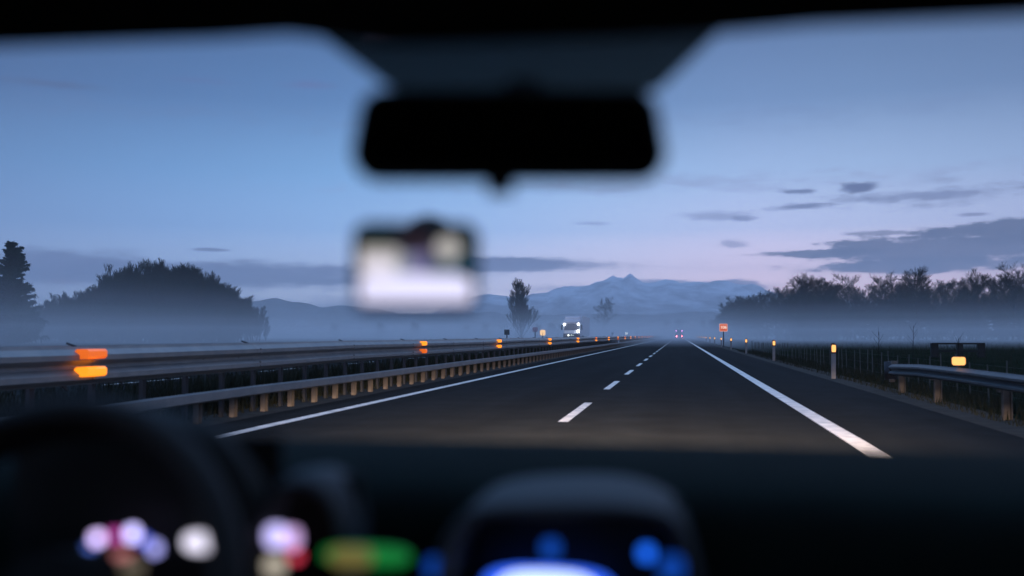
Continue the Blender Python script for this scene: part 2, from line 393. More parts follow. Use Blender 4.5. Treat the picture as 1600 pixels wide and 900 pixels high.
wood = [tree_proto('bare_tree', (s, 15, sp, er, nl, st, .015, 1.3), M['bark'], M['twig']) for s, sp, er, nl, st in
        [(1,.78,.5,14,.2),(2,.9,.42,15,.22),(3,.72,.6,14,.15),(4,1.0,.36,15,.25),(5,.8,.5,16,.2),(6,.85,.6,15,.12)]]
bush = [tree_proto('bare_shrub', (s, 7, 1.15, .25, 20, .02, .045, 1.15), M['bark'], M['twig']) for s in (21,22)]
RW = random.Random(5)
spots = []
for i in range(26):   # front face of the wood
    t = i/25; x = 33+t*92; y = 275-t*30
    spots.append((x+RW.uniform(-1.2,1.2), y+RW.uniform(-2,2), RW.choice([.88,.95,1.0,1.05,1.1])))
for row in range(1,4):
    for i in range(17):
        t = (i+RW.random()*.6)/17; spots.append((33+t*100+RW.uniform(-2,2), 275-t*28+row*9+RW.uniform(-3,3), RW.uniform(.85,1.08)))
prof = [(33,276),(28,310),(23,350),(21.5,390),(22,450),(24,520),(26,600),(28.5,700),(31,820),(34,960)]
for (a, b) in zip(prof, prof[1:]):
    n = max(3, int((b[1]-a[1])/13))
    for i in range(n):
        t = i/n; x = a[0]+(b[0]-a[0])*t; y = a[1]+(b[1]-a[1])*t
        spots.append((x+RW.uniform(-.5,2), y, RW.uniform(.86,1.03)*(1 if y < 380 else .97)))
        if y < 500: spots.append((x+7+RW.uniform(-2,2), y, RW.uniform(.85,1.05)))
for x, y, s in spots:
    o = place(RW.choice(wood), x, y, -.1, s)
    tag(o, 'leafless winter tree in the dense wood right of the motorway, its foot in mist', 'tree', 'bare trees of the wood on the right')
# two crowns that stand out of the wood's skyline
for x, y, s, pr, lab in [(78.5,254,1.17,3,'tall spreading bare tree rising above the wood at the right edge of the view'),
                     (36.5,272,1.06,1,'broad round-crowned bare tree at the near left shoulder of the right-hand wood'),
                     (59,262,1.1,0,'slim bare tree standing above the middle of the right-hand wood skyline')]:
    o = place(wood[pr], x, y, -.1, s); o.rotation_euler.z = 1.0
    tag(o, lab, 'tree')
for i in range(44):
    t = i/43; x = 32+t*95; y = 272-t*30
    o = place(bush[i % 2], x+RW.uniform(-1,1), y+RW.uniform(-3,6), -.1, RW.uniform(.8,1.2))
    tag(o, 'dark leafless undergrowth shrub along the misty edge of the right-hand wood', 'shrub', 'undergrowth shrubs of the right-hand wood')
for i in range(34):
    y = 285+i*14; x = 33-(y-276)*.09 if y < 400 else 21.5+(y-400)*.023
    o = place(bush[i % 2], x+RW.uniform(0,3), y, -.1, RW.uniform(.8,1.1))
    tag(o, 'dark leafless undergrowth shrub along the misty edge of the right-hand wood', 'shrub', 'undergrowth shrubs of the right-hand wood')

# thicket mound on the left
thick = [tree_proto('thicket_tree', (s, 12, sp, er, 22, .03, .019, de), M['bark'], M['thick']) for s, sp, er, de in ((31,.5,1.1,1.2),(32,.66,.85,1.3),(33,.58,.95,1.25),(34,.75,.7,1.3))]
def moundh(u):   # u 0..1 from left to right, height in metres
    pts = [(0,8.6),(.08,9.6),(.22,10.6),(.28,13.4),(.36,14.6),(.5,15.6),(.6,15.2),(.7,13.8),(.8,12.6),(.88,10.8),(.94,8.8),(1,5.6)]
    for p, q in zip(pts, pts[1:]):
        if p[0] <= u <= q[0]: return p[1]+(q[1]-p[1])*(u-p[0])/(q[0]-p[0])
    return 5
RT = random.Random(9)
for row in range(4):
    for i in range(29):
        u = min(1, max(0, (i+RT.uniform(-.4,.4))/28)); x = -126+u*38.5; y = 181.5+u*7.5+row*4.5
        h = moundh(u)*(1.0 if row in (1,2) else .9)*RT.uniform(.88,1.03)
        o = place(RT.choice(thick), x, y, -.2, 1.0, 1.0); s = h/12.4; o.scale = (s*.95, s*.95, s)
        tag(o, 'upright dark thicket tree in the rounded copse left of the motorway', 'tree', 'trees of the rounded copse on the left')
for i in range(42):
    u = i/41; o = place(bush[i % 2], -127+u*39+RT.uniform(-1,1), 179.5+u*7.5+RT.uniform(-1.5,1.5), -.2, min(1.25, moundh(u)/9)*RT.uniform(.8,1.0))
    tag(o, 'low dark shrub in the foot of the rounded copse on the left', 'shrub', 'shrubs at the foot of the left copse')
# conifer
def conifer(seed, H):
    R = random.Random(seed); tr = MB(); cr = MB()
    tr.tube((0,0,-.3),(0,0,H*.97), .26, .04, 8)
    z = 1.2
    while z < H-.3:
        t = z/H; L = (1-t)**.8*H*.36*R.uniform(.85,1.12)+.35
        for k in range(R.randint(8,11)):
            a = R.uniform(0, 6.28); droop = -.12-.32*(1-t)
            p = Vector((0,0,z+R.uniform(-.2,.2))); d = Vector((math.cos(a), math.sin(a), droop+.15))
            l = L*R.uniform(.5,1.2); segs = 9; prev = p
            for s in range(1, segs+1):
                f = s/segs; q = p+Vector((d.x*l*f, d.y*l*f, droop*l*f + .32*l*f*f))
                tr.tube(prev, q, .035*(1.1-f), .03*(1.0-f)+.004, 3, False)
                for m in range(12):
                    c = prev.lerp(q, R.random()); w = .25+l*.24*(1.1-f*.55)
                    nd_ = Vector((R.uniform(-1,1), R.uniform(-1,1), R.uniform(-1.5,.3))).normalized()
                    tip = c+nd_*w*R.uniform(.5,1); sd = nd_.orthogonal().normalized()*R.uniform(.06,.14)
                    cr.quad(c-sd, c+sd, tip+sd*.3, tip-sd*.3)
                prev = q
        z += .42+.25*(1-t)
    return tr, cr
tr, cr = conifer(4, 15.9)
e = empty('conifer_tree', (-98.5, 134.5, -.2)); tr.build('trunk', M['bark'], e); cr.build('crown', M['needle'], e)
tag(e, 'tall dark conifer with drooping boughs at the left edge of the view', 'tree')
tr, cr = conifer(8, 12.5)
e = empty('conifer_tree', (-107, 141, -.2)); tr.build('trunk', M['bark'], e); cr.build('crown', M['needle'], e)
tag(e, 'shorter dark conifer half cut off by the left edge, behind the tall one', 'tree')
# lone trees out in the mist
lone = tree_proto('lone_tree', (51, 14.5, .6, .95, 34, .04, .026, 1.25), M['bark'], M['twig'])
place(lone, -41.5, 264, -.2, .97, rz=.5); tag(lone, 'lone bare tree with an upright oval crown standing in the mist above the left guardrail', 'tree')
faint = tree_proto('lone_tree', (52, 21, .95, .3, 14, .3, .05, .9), M['bark'], M['twig'])
place(faint, -52, 690, -.2, 1.25, rz=1.5); tag(faint, 'faint bare tree fading into the mist above and right of the white oncoming truck', 'tree')
for x, y, s in [(-60,430,.85),(-55,470,.9),(-66,520,1.1),(-52,560,.9),(-72,450,.8),(-46,430,.9),(-140,520,1.2),(-150,560,1.1),(-162,530,1.1),(-172,560,1.2),(-185,520,1.1),(-120,560,1.0),(-105,540,1.1)]:
    o = place(bush[0], x, y, -.2, s)
    tag(o, 'faint misty shrub in a far hedge across the left field', 'shrub', 'far hedge shrubs in the mist')
for x, y, s in [(9,1000,1.0),(15,900,.9),(-14,1150,1.2),(-30,1300,1.3),(20,1050,1.1)]:
    o = place(wood[2], x+14, y, -.2, s)
    tag(o, 'far bare tree almost lost in the mist near the end of the road', 'tree', 'far trees near the end of the road')

# ------------------------------------------------------------------ left guardrail
RX = -6.48
gr = empty('guardrail', (RX, 0, 0)); tag(gr, 'long galvanised double-beam steel guardrail with amber reflectors along the median', 'guardrail')
def wprofile(z0, z1, n=2, dep=.1, x0=.1):
    H = (z1-z0)/n; o = []
    for k in range(n):
        b = z0+H*k
        o += [(x0, b), (x0+dep*.1, b+H*.06), (x0+dep, b+H*.28), (x0+dep, b+H*.55), (x0+.012, b+H*.84), (x0, b+H*.97)]
    back = [(x-.006, z+.002) for x, z in reversed(o)]
    return o+back
ylist = [-12+i*4.4 for i in range(26)]+[110+i*20 for i in range(20)]+[520,700,1000,1600]
RJ = random.Random(2)
def sway(a): return [(RJ.uniform(-a,a), y, RJ.uniform(-a,a)) for y in ylist]
mb = MB(); pth = sway(.012); mb.sweep(pth, wprofile(.675, 1.09))
for i in range(25):
    x, y, z = pth[i]; mb.sweep([(x+.003,y-.16,z),(x+.003,y+.16,z)], wprofile(.675, 1.09))
    for zz in (.745,.80,.94,.995): mb.tube((x+.19,y-.06,z+zz),(x+.225,y-.06,z+zz),.018,.014,7)
mb.build('beam', M['galv'], gr)
mb = MB(); mb.sweep(sway(.009), [(.09,.285),(.105,.282),(.14,.305),(.14,.41),(.105,.433),(.09,.43)]); mb.build('lower_rail', M['galv'], gr)
mb = MB(); mb.sweep([(0,y,0) for y in ylist], [(-.2,1.06),(-.12,1.06),(-.12,1.085),(-.2,1.085)]); mb.build('rear_rail', M['galv'], gr)
pm = MB()
pm.box(0,0,.18,.02,.12,.42).box(.035,-.055,.18,.06,.012,.42).box(.035,.055,.18,.06,.012,.42)
nlow = len(pm.f)
pm.box(-.16,0,.5,.05,.08,1.06).box(-.03,0,.36,.22,.05,.05).box(-.02,0,.9,.24,.05,.16)
pm.tube((-.16,0,1.05),(.02,.35,.62),.014,.014,5)
pme = pm.mesh('post', M['galvpost']); pme.materials.append(M['pole'])
for k, p in enumerate(pme.polygons): p.material_index = 0 if k < nlow else 1  # recessed upper struts get the dark material, painting in their shade
for i in range(100):
    o = bpy.data.objects.new('post', pme); col.objects.link(o); o.parent = gr; o.location = (0, 1.1*i+1.7, 0)
pm2 = MB()
for i in range(100, 520):
    pm2.box(0, 1.1*i+1.7, .45, .08, .12, .95)
o = pm2.build('post', M['galvpost'], gr); o['kind'] = 'stuff'
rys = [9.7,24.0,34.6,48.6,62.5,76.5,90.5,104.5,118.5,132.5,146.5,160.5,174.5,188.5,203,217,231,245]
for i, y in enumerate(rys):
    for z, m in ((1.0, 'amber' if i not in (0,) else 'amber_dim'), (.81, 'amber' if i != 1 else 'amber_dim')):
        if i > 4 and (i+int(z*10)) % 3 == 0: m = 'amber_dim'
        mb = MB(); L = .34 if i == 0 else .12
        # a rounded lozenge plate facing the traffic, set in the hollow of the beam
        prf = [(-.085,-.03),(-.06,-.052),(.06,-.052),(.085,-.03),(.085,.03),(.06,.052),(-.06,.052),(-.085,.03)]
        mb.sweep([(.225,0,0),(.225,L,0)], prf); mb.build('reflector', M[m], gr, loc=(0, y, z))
for i in range(60):
    mb = MB()
mb = MB()
for i in range(70):
    y = 5.5+i*4.4; mb.box(-.03, y, 1.095, .12, .02, .02, Matrix.Rotation(.3, 3, 'Y'))
mb.build('bracket', M['pole'], gr)

# second guardrail: far side of the opposite carriageway
g2 = empty('guardrail', (-20.2, 60, 0)); tag(g2, 'low plain steel guardrail beyond the opposite carriageway', 'guardrail')
mb = MB(); mb.sweep([(0,y,0) for y in (0,100,300,700)], wprofile(.42,.72)); mb.build('beam', M['galv'], g2)
mb = MB()
for i in range(90): mb.box(0, i*4, .3, .1,.12,.7)
o = mb.build('post', M['galvpost'], g2)

# right guardrail with a turned-down end
g3 = empty('guardrail', (4.5, 22.4, -.035)); tag(g3, 'short steel guardrail with a flared end at the right edge, one bright reflector on top', 'guardrail')
mb = MB(); path = [(.18,.35,-.13),(.09,.0,-.1),(0,-1.0,-.07),(0,-3,-.02),(0,-6,0),(0,-9,0),(0,-14,0),(0,-26,0)]
mb.sweep(path, [(-x, z) for x, z in wprofile(.48,.72,dep=.07)]); mb.build('beam', mat('dark_galvanised_steel', (.065,.067,.07), .5, .4, var=.2, vscale=4), g3)  # darker copy of the steel, dimness of the unlit face put into its colour
mb = MB(); mb.tube((.05,.42,.27),(.05,.42,.66),.13,.13,14); mb.build('end_cap', M['pole'], g3, True)
mb = MB(); mb.box(.02,-.1,.655,.1,.14,.07).box(-.02,-.05,.27,.1,.12,.06); mb.build('bracket', M['galvpost'], g3)
for y in (-.6,-3.5,-7.3,-10.6,-13.9):
    mb = MB(); mb.box(0,0,.3,.12,.02,.62).box(-.055,-.04,.3,.012,.08,.62).box(.055,-.04,.3,.012,.08,.62).box(-.06,0,.52,.1,.1,.18)
    mb.build('post', M['galvpost'], g3, loc=(0.06,y,0))
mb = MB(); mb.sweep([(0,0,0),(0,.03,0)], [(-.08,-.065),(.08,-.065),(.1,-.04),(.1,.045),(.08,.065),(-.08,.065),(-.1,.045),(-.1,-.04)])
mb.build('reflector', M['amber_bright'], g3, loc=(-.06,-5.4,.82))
mb = MB(); mb.box(-.06,-5.36,.75,.03,.03,.12); mb.build('reflector_bracket', M['pole'], g3)

# ------------------------------------------------------------------ delineator posts on the right
ord_ = ['nearest','second','third','fourth','fifth','sixth','seventh','eighth','ninth','tenth','eleventh','twelfth']
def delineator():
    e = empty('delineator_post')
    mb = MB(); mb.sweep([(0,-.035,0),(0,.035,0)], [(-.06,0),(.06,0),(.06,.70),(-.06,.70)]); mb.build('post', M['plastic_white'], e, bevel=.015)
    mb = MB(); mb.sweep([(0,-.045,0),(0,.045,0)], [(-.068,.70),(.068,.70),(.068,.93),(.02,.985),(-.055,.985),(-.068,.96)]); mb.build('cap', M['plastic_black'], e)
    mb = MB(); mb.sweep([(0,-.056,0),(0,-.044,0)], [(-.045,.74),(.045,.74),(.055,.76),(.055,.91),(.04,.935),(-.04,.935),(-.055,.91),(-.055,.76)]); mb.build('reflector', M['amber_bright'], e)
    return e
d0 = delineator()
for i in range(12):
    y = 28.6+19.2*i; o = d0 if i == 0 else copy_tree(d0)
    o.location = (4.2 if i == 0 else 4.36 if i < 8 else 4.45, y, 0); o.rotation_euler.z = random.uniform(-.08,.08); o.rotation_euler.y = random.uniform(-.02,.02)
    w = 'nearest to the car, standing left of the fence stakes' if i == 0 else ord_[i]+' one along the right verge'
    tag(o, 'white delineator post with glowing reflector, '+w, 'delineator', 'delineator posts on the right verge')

# ------------------------------------------------------------------ wire fence on the right
fn = empty('wire_fence', (6.9, 20, -.4)); tag(fn, 'low wire fence on thin pale stakes in the grass right of the road', 'fence')
for i in range(60):
    mb = MB(); mb.tube((0,0,-.1),(random.uniform(-.04,.04),random.uniform(-.06,.06),random.uniform(.93,1.12)), .02,.016,5)
    mb.build('stake', M['fencewood'], fn, loc=(random.uniform(-.05,.05)+ (0 if i < 20 else (i-20)*.004), i*1.35, 0))
mb = MB()
for z in (.3,.6,.92): mb.sweep([(0,0,z),(0,81,z)], [(-.002,-.002),(.002,-.002),(.002,.002),(-.002,.002)])
mb.build('wire', M['wire'], fn)
# gate on the far side of the ditch
gt = empty('wooden_gate', (16.7, 63.7, -.1)); tag(gt, 'low dark wooden gate of three posts beyond the fence on the right', 'gate')
for x in (-1.45,.0,1.2):
    mb = MB(); mb.box(0,0,.4,.42 if x else .34,.3,.86); mb.build('post', M['wood_dark'], gt, loc=(x,0,0), bevel=.03)
mb = MB(); mb.box(-.12,-.17,.8,3.0,.05,.1).box(-.12,-.17,.35,3.0,.05,.1); mb.build('rail', M['wood_dark'], gt)

# grass of the verge, weeds
R2 = random.Random(3); gm = MB()
def blade(x, y, z, h):
    a = R2.uniform(0,6.28); w = .008+h*.015; dx, dy = math.cos(a)*w, math.sin(a)*w; lx, ly = R2.uniform(-.4,.4)*h, R2.uniform(-.4,.4)*h
    gm.quad((x-dx,y-dy,z),(x+dx,y+dy,z),(x+dx*.2+lx,y+dy*.2+ly,z+h),(x-dx*.2+lx,y-dy*.2+ly,z+h))
def gz(x):
    P = [(4.2,0),(5.3,-.06),(6.6,-.4),(8.5,-.45),(12,-.15),(60,-.1)]
    for p, q in zip(P, P[1:]):
        if p[0] <= x <= q[0]: return p[1]+(q[1]-p[1])*(x-p[0])/(q[0]-p[0])
    return 0
for _ in range(26000):
    y = 8+R2.random()**1.6*70; x = 4.35+R2.random()**1.3*7
    blade(x, y, gz(x)-.01, R2.uniform(.04,.22)*(1.5 if x > 5.2 else .8))
for _ in range(5000):
    y = 8+R2.random()**1.5*60; x = R2.choice([R2.uniform(-8.4,-6.8), R2.uniform(-7.2,-6.6)]); blade(x, y, 0, R2.uniform(.04,.2))
for _ in range(30000):
    y = 3+R2.random()**1.5*110; x = R2.uniform(-8.5,-6.9); blade(x, y, 0, R2.uniform(.2,.62))
for _ in range(9000):
    y = 30+R2.random()*130; x = 9+R2.random()*40; blade(x, y, gz(x)-.01, R2.uniform(.2,.5))
tag(gm.build('grass', M['grass']), 'rough dark winter grass on the verge and in the ditch', 'grass', kind='stuff')
for (x, y, h, lab) in [(9.8,52,1.7,'thin bare weed stalk standing above the fence, the left one'),(13.2,60,1.9,'taller forked weed stalk right of the other stalk in the misty field'),(13.0,50,1.2,'short weed stalk beyond the fence near the nearest delineator')]:
    mb = MB(); RR = random.Random(int(x*10)); mb.tube((0,0,0),(.05,0,h),.02,.01,5)
    for k in range(6):
        z = h*(.4+.1*k); a = RR.uniform(0,6.28); mb.tube((.03,0,z),(math.cos(a)*.3,math.sin(a)*.3,z+.4),.01,.005,4)
    o = mb.build('weed_stalk', M['bark'], loc=(x,y,gz(x))); tag(o, lab, 'weed')

# ------------------------------------------------------------------ signs
def text_mesh(txt, size, m, parent, loc, rot):
    cu = bpy.data.curves.new('lettering', 'FONT'); cu.body = txt; cu.size = size; cu.align_x = 'CENTER'; cu.align_y = 'CENTER'; cu.extrude = .004; cu.offset = .006
    t = bpy.data.objects.new('tmp', cu); col.objects.link(t); bpy.context.view_layer.update()
    me = bpy.data.meshes.new_from_object(t.evaluated_get(bpy.context.evaluated_depsgraph_get())); bpy.data.objects.remove(t)
    me.materials.clear(); me.materials.append(m)
    o = bpy.data.objects.new('lettering', me); col.objects.link(o); o.parent = parent; o.location = loc; o.rotation_euler = rot; return o
def rrect(w, h, c=.06): return [(-w/2+c,-h/2),(w/2-c,-h/2),(w/2,-h/2+c),(w/2,h/2-c),(w/2-c,h/2),(-w/2+c,h/2),(-w/2,h/2-c),(-w/2,-h/2+c)]
s = empty('road_sign', (4.45, 102.2, -.03)); tag(s, 'square orange-red motorway sign with pale digits on a dark post, right verge', 'road sign')
mb = MB(); mb.tube((0,.04,0),(0,.04,2.3),.055,.055,8); mb.build('post', M['pole'], s)
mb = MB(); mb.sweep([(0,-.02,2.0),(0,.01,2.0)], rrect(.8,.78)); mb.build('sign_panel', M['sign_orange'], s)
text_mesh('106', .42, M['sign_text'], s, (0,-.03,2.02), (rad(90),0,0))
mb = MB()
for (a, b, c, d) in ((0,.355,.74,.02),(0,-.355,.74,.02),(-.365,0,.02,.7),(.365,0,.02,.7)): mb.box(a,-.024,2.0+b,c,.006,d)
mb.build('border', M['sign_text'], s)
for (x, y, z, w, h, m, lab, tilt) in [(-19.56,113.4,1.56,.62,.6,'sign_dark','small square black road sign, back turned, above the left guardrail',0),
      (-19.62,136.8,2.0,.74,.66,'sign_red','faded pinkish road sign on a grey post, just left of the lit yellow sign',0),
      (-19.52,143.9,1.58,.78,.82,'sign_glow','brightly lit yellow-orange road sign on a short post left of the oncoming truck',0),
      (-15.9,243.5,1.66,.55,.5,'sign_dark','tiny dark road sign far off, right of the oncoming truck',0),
      (-19.0,370,1.9,.9,.9,'lamp_small','tiny pale lit marker above the left guardrail, between two dark signs',0),  # panel emission stands in for returned headlight light
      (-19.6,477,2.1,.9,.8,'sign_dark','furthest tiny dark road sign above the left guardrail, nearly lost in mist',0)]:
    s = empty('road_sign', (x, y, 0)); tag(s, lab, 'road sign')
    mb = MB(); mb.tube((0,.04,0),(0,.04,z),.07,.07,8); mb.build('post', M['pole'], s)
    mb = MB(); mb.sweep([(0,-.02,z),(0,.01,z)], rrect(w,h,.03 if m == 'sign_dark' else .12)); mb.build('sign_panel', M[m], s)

# ------------------------------------------------------------------ oncoming truck
def wheel(parent, x, y, r, w):
    mb = MB(); mb.tube((x-w/2,y,r),(x+w/2,y,r),r,r,18); t = mb.build('wheel', M['tyre'], parent)
    s = 1 if x > 0 else -1
    mb = MB(); mb.tube((x+s*w/2,y,r),(x+s*(w/2+.01),y,r),r*.55,r*.5,14); mb.build('rim', M['rim'], t)
tk = empty('truck', (-15.25, 143.6, 0)); tag(tk, 'white articulated truck coming the other way with bright headlights and roof lamps lit', 'truck')
mb = MB()   # cab: front at y=0, drawn toward +y, tapered front
mb.sweep([(0,.12,0),(0,0.0,0)], [(-1.2,.55),(1.2,.55),(1.2,1.9),(1.12,3.3),(-1.12,3.3),(-1.2,1.9)])
mb.sweep([(0,.12,0),(0,2.1,0)], [(-1.24,.5),(1.24,.5),(1.24,2.0),(1.2,3.4),(-1.2,3.4),(-1.24,2.0)]); mb.build('cab', M['truck_white'], tk, bevel=.05)
mb = MB(); mb.sweep([(0,.35,0),(0,2.2,0)], [(-1.05,3.4),(1.05,3.4),(.95,3.85),(-.95,3.85)]); mb.build('roof_deflector', M['truck_white'], tk, bevel=.06)
mb = MB(); mb.sweep([(0,-.03,0),(0,.02,0)], [(-1.1,1.95),(1.1,1.95),(1.04,2.85),(-1.04,2.85)]); mb.build('windscreen', M['truck_glass'], tk)
mb = MB(); mb.sweep([(0,-.25,0),(0,.1,0)], [(-1.2,2.88),(1.2,2.88),(1.15,3.05),(-1.15,3.05)]); mb.build('sun_visor', M['rim'], tk)
mb = MB(); mb.sweep([(0,-.1,0),(0,.1,0)], [(-1.18,.5),(1.18,.5),(1.2,.7),(1.2,1.45),(-1.2,1.45),(-1.2,.7)])
g = mb.build('grille', M['truck_dark'], tk)
mb = MB()
for z in (.8,.98,1.16,1.34): mb.box(0,-.12,z,1.7,.03,.05)
mb.build('grille_bar', M['pole'], g)
mb = MB(); mb.box(0,-.12,.42,2.42,.35,.3); mb.build('bumper', M['truck_white'], tk, bevel=.05)
for x, z, m, r in ((-1.05,2.78,'lamp_white',.16),(1.0,2.82,'lamp_white',.17),(.98,1.82,'lamp_white',.16),(-.45,1.2,'lamp_small',.13),(-.2,1.2,'lamp_faint',.06),(.02,1.24,'lamp_faint',.1),(.25,1.2,'lamp_faint',.07)):
    mb = MB(); mb.tube((x,-.30,z),(x,-.1,z),r,r*.8,14); mb.build('headlight' if r > .12 else 'grille_lamp', M[m], tk)
for x, z in ((-1.03,2.8),(1.0,2.2)):  # added point lights ahead of the lamps, brightening cab front and mist
    l = bpy.data.lights.new('truck_fill', 'POINT'); l.energy = 9; l.color = (.9,.95,1); l.shadow_soft_size = .2
    lo = bpy.data.objects.new('truck_fill', l); col.objects.link(lo); lo.parent = tk; lo.location = (x,-1.6,z)
for x in (-1.45,1.45):
    mb = MB(); mb.box(x,-.05,2.35,.2,.14,.75); mb.tube((x*.83,.05,2.65),(x,0,2.65),.03,.03,5); mb.build('side_mirror', M['pole'], tk, bevel=.03)
for x in (-1.05,1.05):
    wheel(tk, x, 1.3, .5, .3); wheel(tk, x, 4.4, .5, .3); wheel(tk, x, 11.5, .5, .3); wheel(tk, x, 12.8, .5, .3)
mb = MB(); mb.box(0,8.8,2.6,2.55,12.4,2.85); mb.build('trailer', M['truck_white'], tk, bevel=.04)
mb = MB(); mb.box(0,8.2,1.0,1.0,12.5,.25); mb.build('chassis', M['pole'], tk)

# ------------------------------------------------------------------ lorry ahead
lr = empty('lorry', (.15, 345, 0)); tag(lr, 'lorry seen from behind in the same lane, four red rear lamps glowing', 'lorry')
mb = MB(); mb.box(0,5,1.85,2.4,10,2.3); mb.build('cargo_box', M['lorry'], lr, bevel=.05)
mb = MB(); mb.box(0,12,1.9,2.3,2.4,2.6); mb.build('cab', M['lorry'], lr, bevel=.1)
mb = MB(); mb.box(-.58,-.02,1.9,1.1,.03,2.0).box(.58,-.02,1.9,1.1,.03,2.0); mb.build('rear_door', M['pole'], lr)
mb = MB(); mb.box(0,-.05,.55,2.3,.14,.22); mb.build('bumper', M['pole'], lr)
for x in (-1.0,1.0):
    wheel(lr, x, 1.8, .48, .3); wheel(lr, x, 11.6, .48, .3)
for x, z, m, r in ((-1.02,2.72,'tail_pink',.2),(1.02,2.72,'tail_pink',.2),(-.78,.85,'tail_red',.24),(1.0,.85,'tail_red',.22)):
    mb = MB(); mb.tube((x,-.16,z),(x,-.05,z),r,r*.9,14); mb.build('tail_light' if z < 1 else 'marker_light', M[m], lr)
# far car on the other side
fc = empty('oncoming_car', (-10.9, 520, 0)); tag(fc, 'tiny far oncoming car, one pale headlight showing left of the lorry', 'car')
mb = MB(); mb.sweep([(0,0,0),(0,4.3,0)], [(-.88,.3),(.88,.3),(.9,.8),(.8,.95),(-.8,.95),(-.9,.8)]); mb.build('body', M['lorry'], fc)
mb = MB(); mb.sweep([(0,1.2,0),(0,3.6,0)], [(-.75,.95),(.75,.95),(.6,1.45),(-.6,1.45)]); mb.build('cabin', M['truck_glass'], fc)
for x in (-.62,.62):
    mb = MB(); mb.tube((x,-.05,.66),(x,.02,.66),.13,.13,10); mb.build('headlight', M['lamp_small'], fc)
    for y in (.8,3.4):
        mb = MB(); mb.tube((x*1.2-.1,y,.31),(x*1.2+.1,y,.31),.31,.31,12); mb.build('wheel', M['tyre'], fc)

# ==================================================================== the car the photograph is taken from
car = empty('car', (-.13, .8, 0)); tag(car, 'blurred dark interior of the car the photo is taken from, with wheel, dashboard and mirror', 'car')
OFF = Vector((-.13, .8, 0))
def cpart(mb, name, m, parent=None, **k):
    for i, v in enumerate(mb.v): mb.v[i] = (v[0]-OFF.x, v[1]-OFF.y, v[2])
    o = mb.build(name, m, car if parent is None else parent, **k)
    return o
I = {}
I['soft'] = mat('dashboard_vinyl', (.0055,.0105,.009), .85, bump=.4, bscale=300, var=.15, vscale=20, spec=.05)
I['dark'] = mat('dark_trim', (.005,.007,.006), .7, spec=.2)
I['hood'] = mat('binnacle_vinyl', (.036,.042,.045), .6, bump=.3, bscale=300, spec=.25)
I['roof'] = mat('headliner_cloth', (.008,.011,.009), .95, spec=.1)
I['leather'] = mat('wheel_leather', (.007,.009,.008), .7, bump=.3, bscale=200)
I['mirror'] = mat('mirror_glass', (.55,.55,.55), .08, 1)
I['seat'] = mat('seat_cloth', (.07,.05,.03), .9)
I['paint'] = mat('car_paint', (.03,.032,.036), .35, .3)
def glow(name, c, s): return mat(name, tuple(x*.1 for x in c), .5, emit=c, es=s)
# glass
def glass_mat(name, c, g):
    m = bpy.data.materials.new(name); m.use_nodes = True; t = m.node_tree; t.nodes.clear()
    o = t.nodes.new('ShaderNodeOutputMaterial'); a = t.nodes.new('ShaderNodeBsdfTransparent'); a.inputs[0].default_value = c
    b = t.nodes.new('ShaderNodeBsdfGlossy'); b.inputs['Roughness'].default_value = .02
    x = t.nodes.new('ShaderNodeMixShader'); x.inputs[0].default_value = g
    t.links.new(a.outputs[0], x.inputs[1]); t.links.new(b.outputs[0], x.inputs[2]); t.links.new(x.outputs[0], o.inputs[0]); return m
I['glass'] = glass_mat('windscreen_glass', (.985,.99,.99,1), .02)
I['tint'] = glass_mat('tinted_frit_glass', (.05,.055,.05,1), .02)
def wsc(y): return 1.468-.585*(y-.76)
mb = MB(); n = 16
for j in range(9):
    for i in range(n+1):
        u = i/n*2-1; y = .76+(1.5-.76)*j/8; x = -.13+u*(.72+.18*j/8); yy = y-.10*u*u
        mb.v.append((x, yy, wsc(y)))
for j in range(8):
    for i in range(n): a = j*(n+1)+i; mb.f.append((a, a+1, a+n+2, a+n+1))
cpart(mb, 'windscreen', I['glass'], smooth=True)
# tinted band of the glass behind the mirror
mb = MB(); T = [(-.365,.79,1.502),(-.308,.7987,1.4613),(-.243,.8114,1.4122),(-.232,.813,1.4085),(-.029,.848,1.4065),(-.0147,.8502,1.4095),(.0504,.8581,1.4722),(.09,.862,1.51)]
mb.v += T; mb.f.append(tuple(range(len(T)))); cpart(mb, 'tinted_band', I['tint'])
# roof header and headliner
mb = MB()
hd = [(-.95,.66,1.43),(-.5359,.711,1.4383),(-.42,.722,1.440),(-.36,.727,1.4405),(-.2999,.7299,1.4423),(-.27,.735,1.4385),(-.22,.74,1.4320),(-.05,.755,1.4335),(.04,.765,1.4370),(.10,.765,1.4395),(.2481,.761,1.4370),(.7,.68,1.43)]
b0 = 0
for (x, y, z) in hd:
    for dy, dz in ((.045,.05),(.03,.012),(0,0),(-.04,.0),(-.3,.02),(-2.6,.02),(-2.6,.09),(.045,.09)): mb.v.append((x, y+dy, z+dz-.007))
for i in range(len(hd)-1):
    for j in range(8): k = (j+1) % 8; mb.f.append((i*8+j, i*8+k, i*8+8+k, i*8+8+j))
cpart(mb, 'headliner', I['roof'], smooth=False)
# sun visors
for x0, x1 in ((-.78,-.37),(.12,.5)):
    mb = MB(); mb.box((x0+x1)/2, .64, 1.455, x1-x0, .14, .02); cpart(mb, 'sun_visor', I['roof'], bevel=.008)
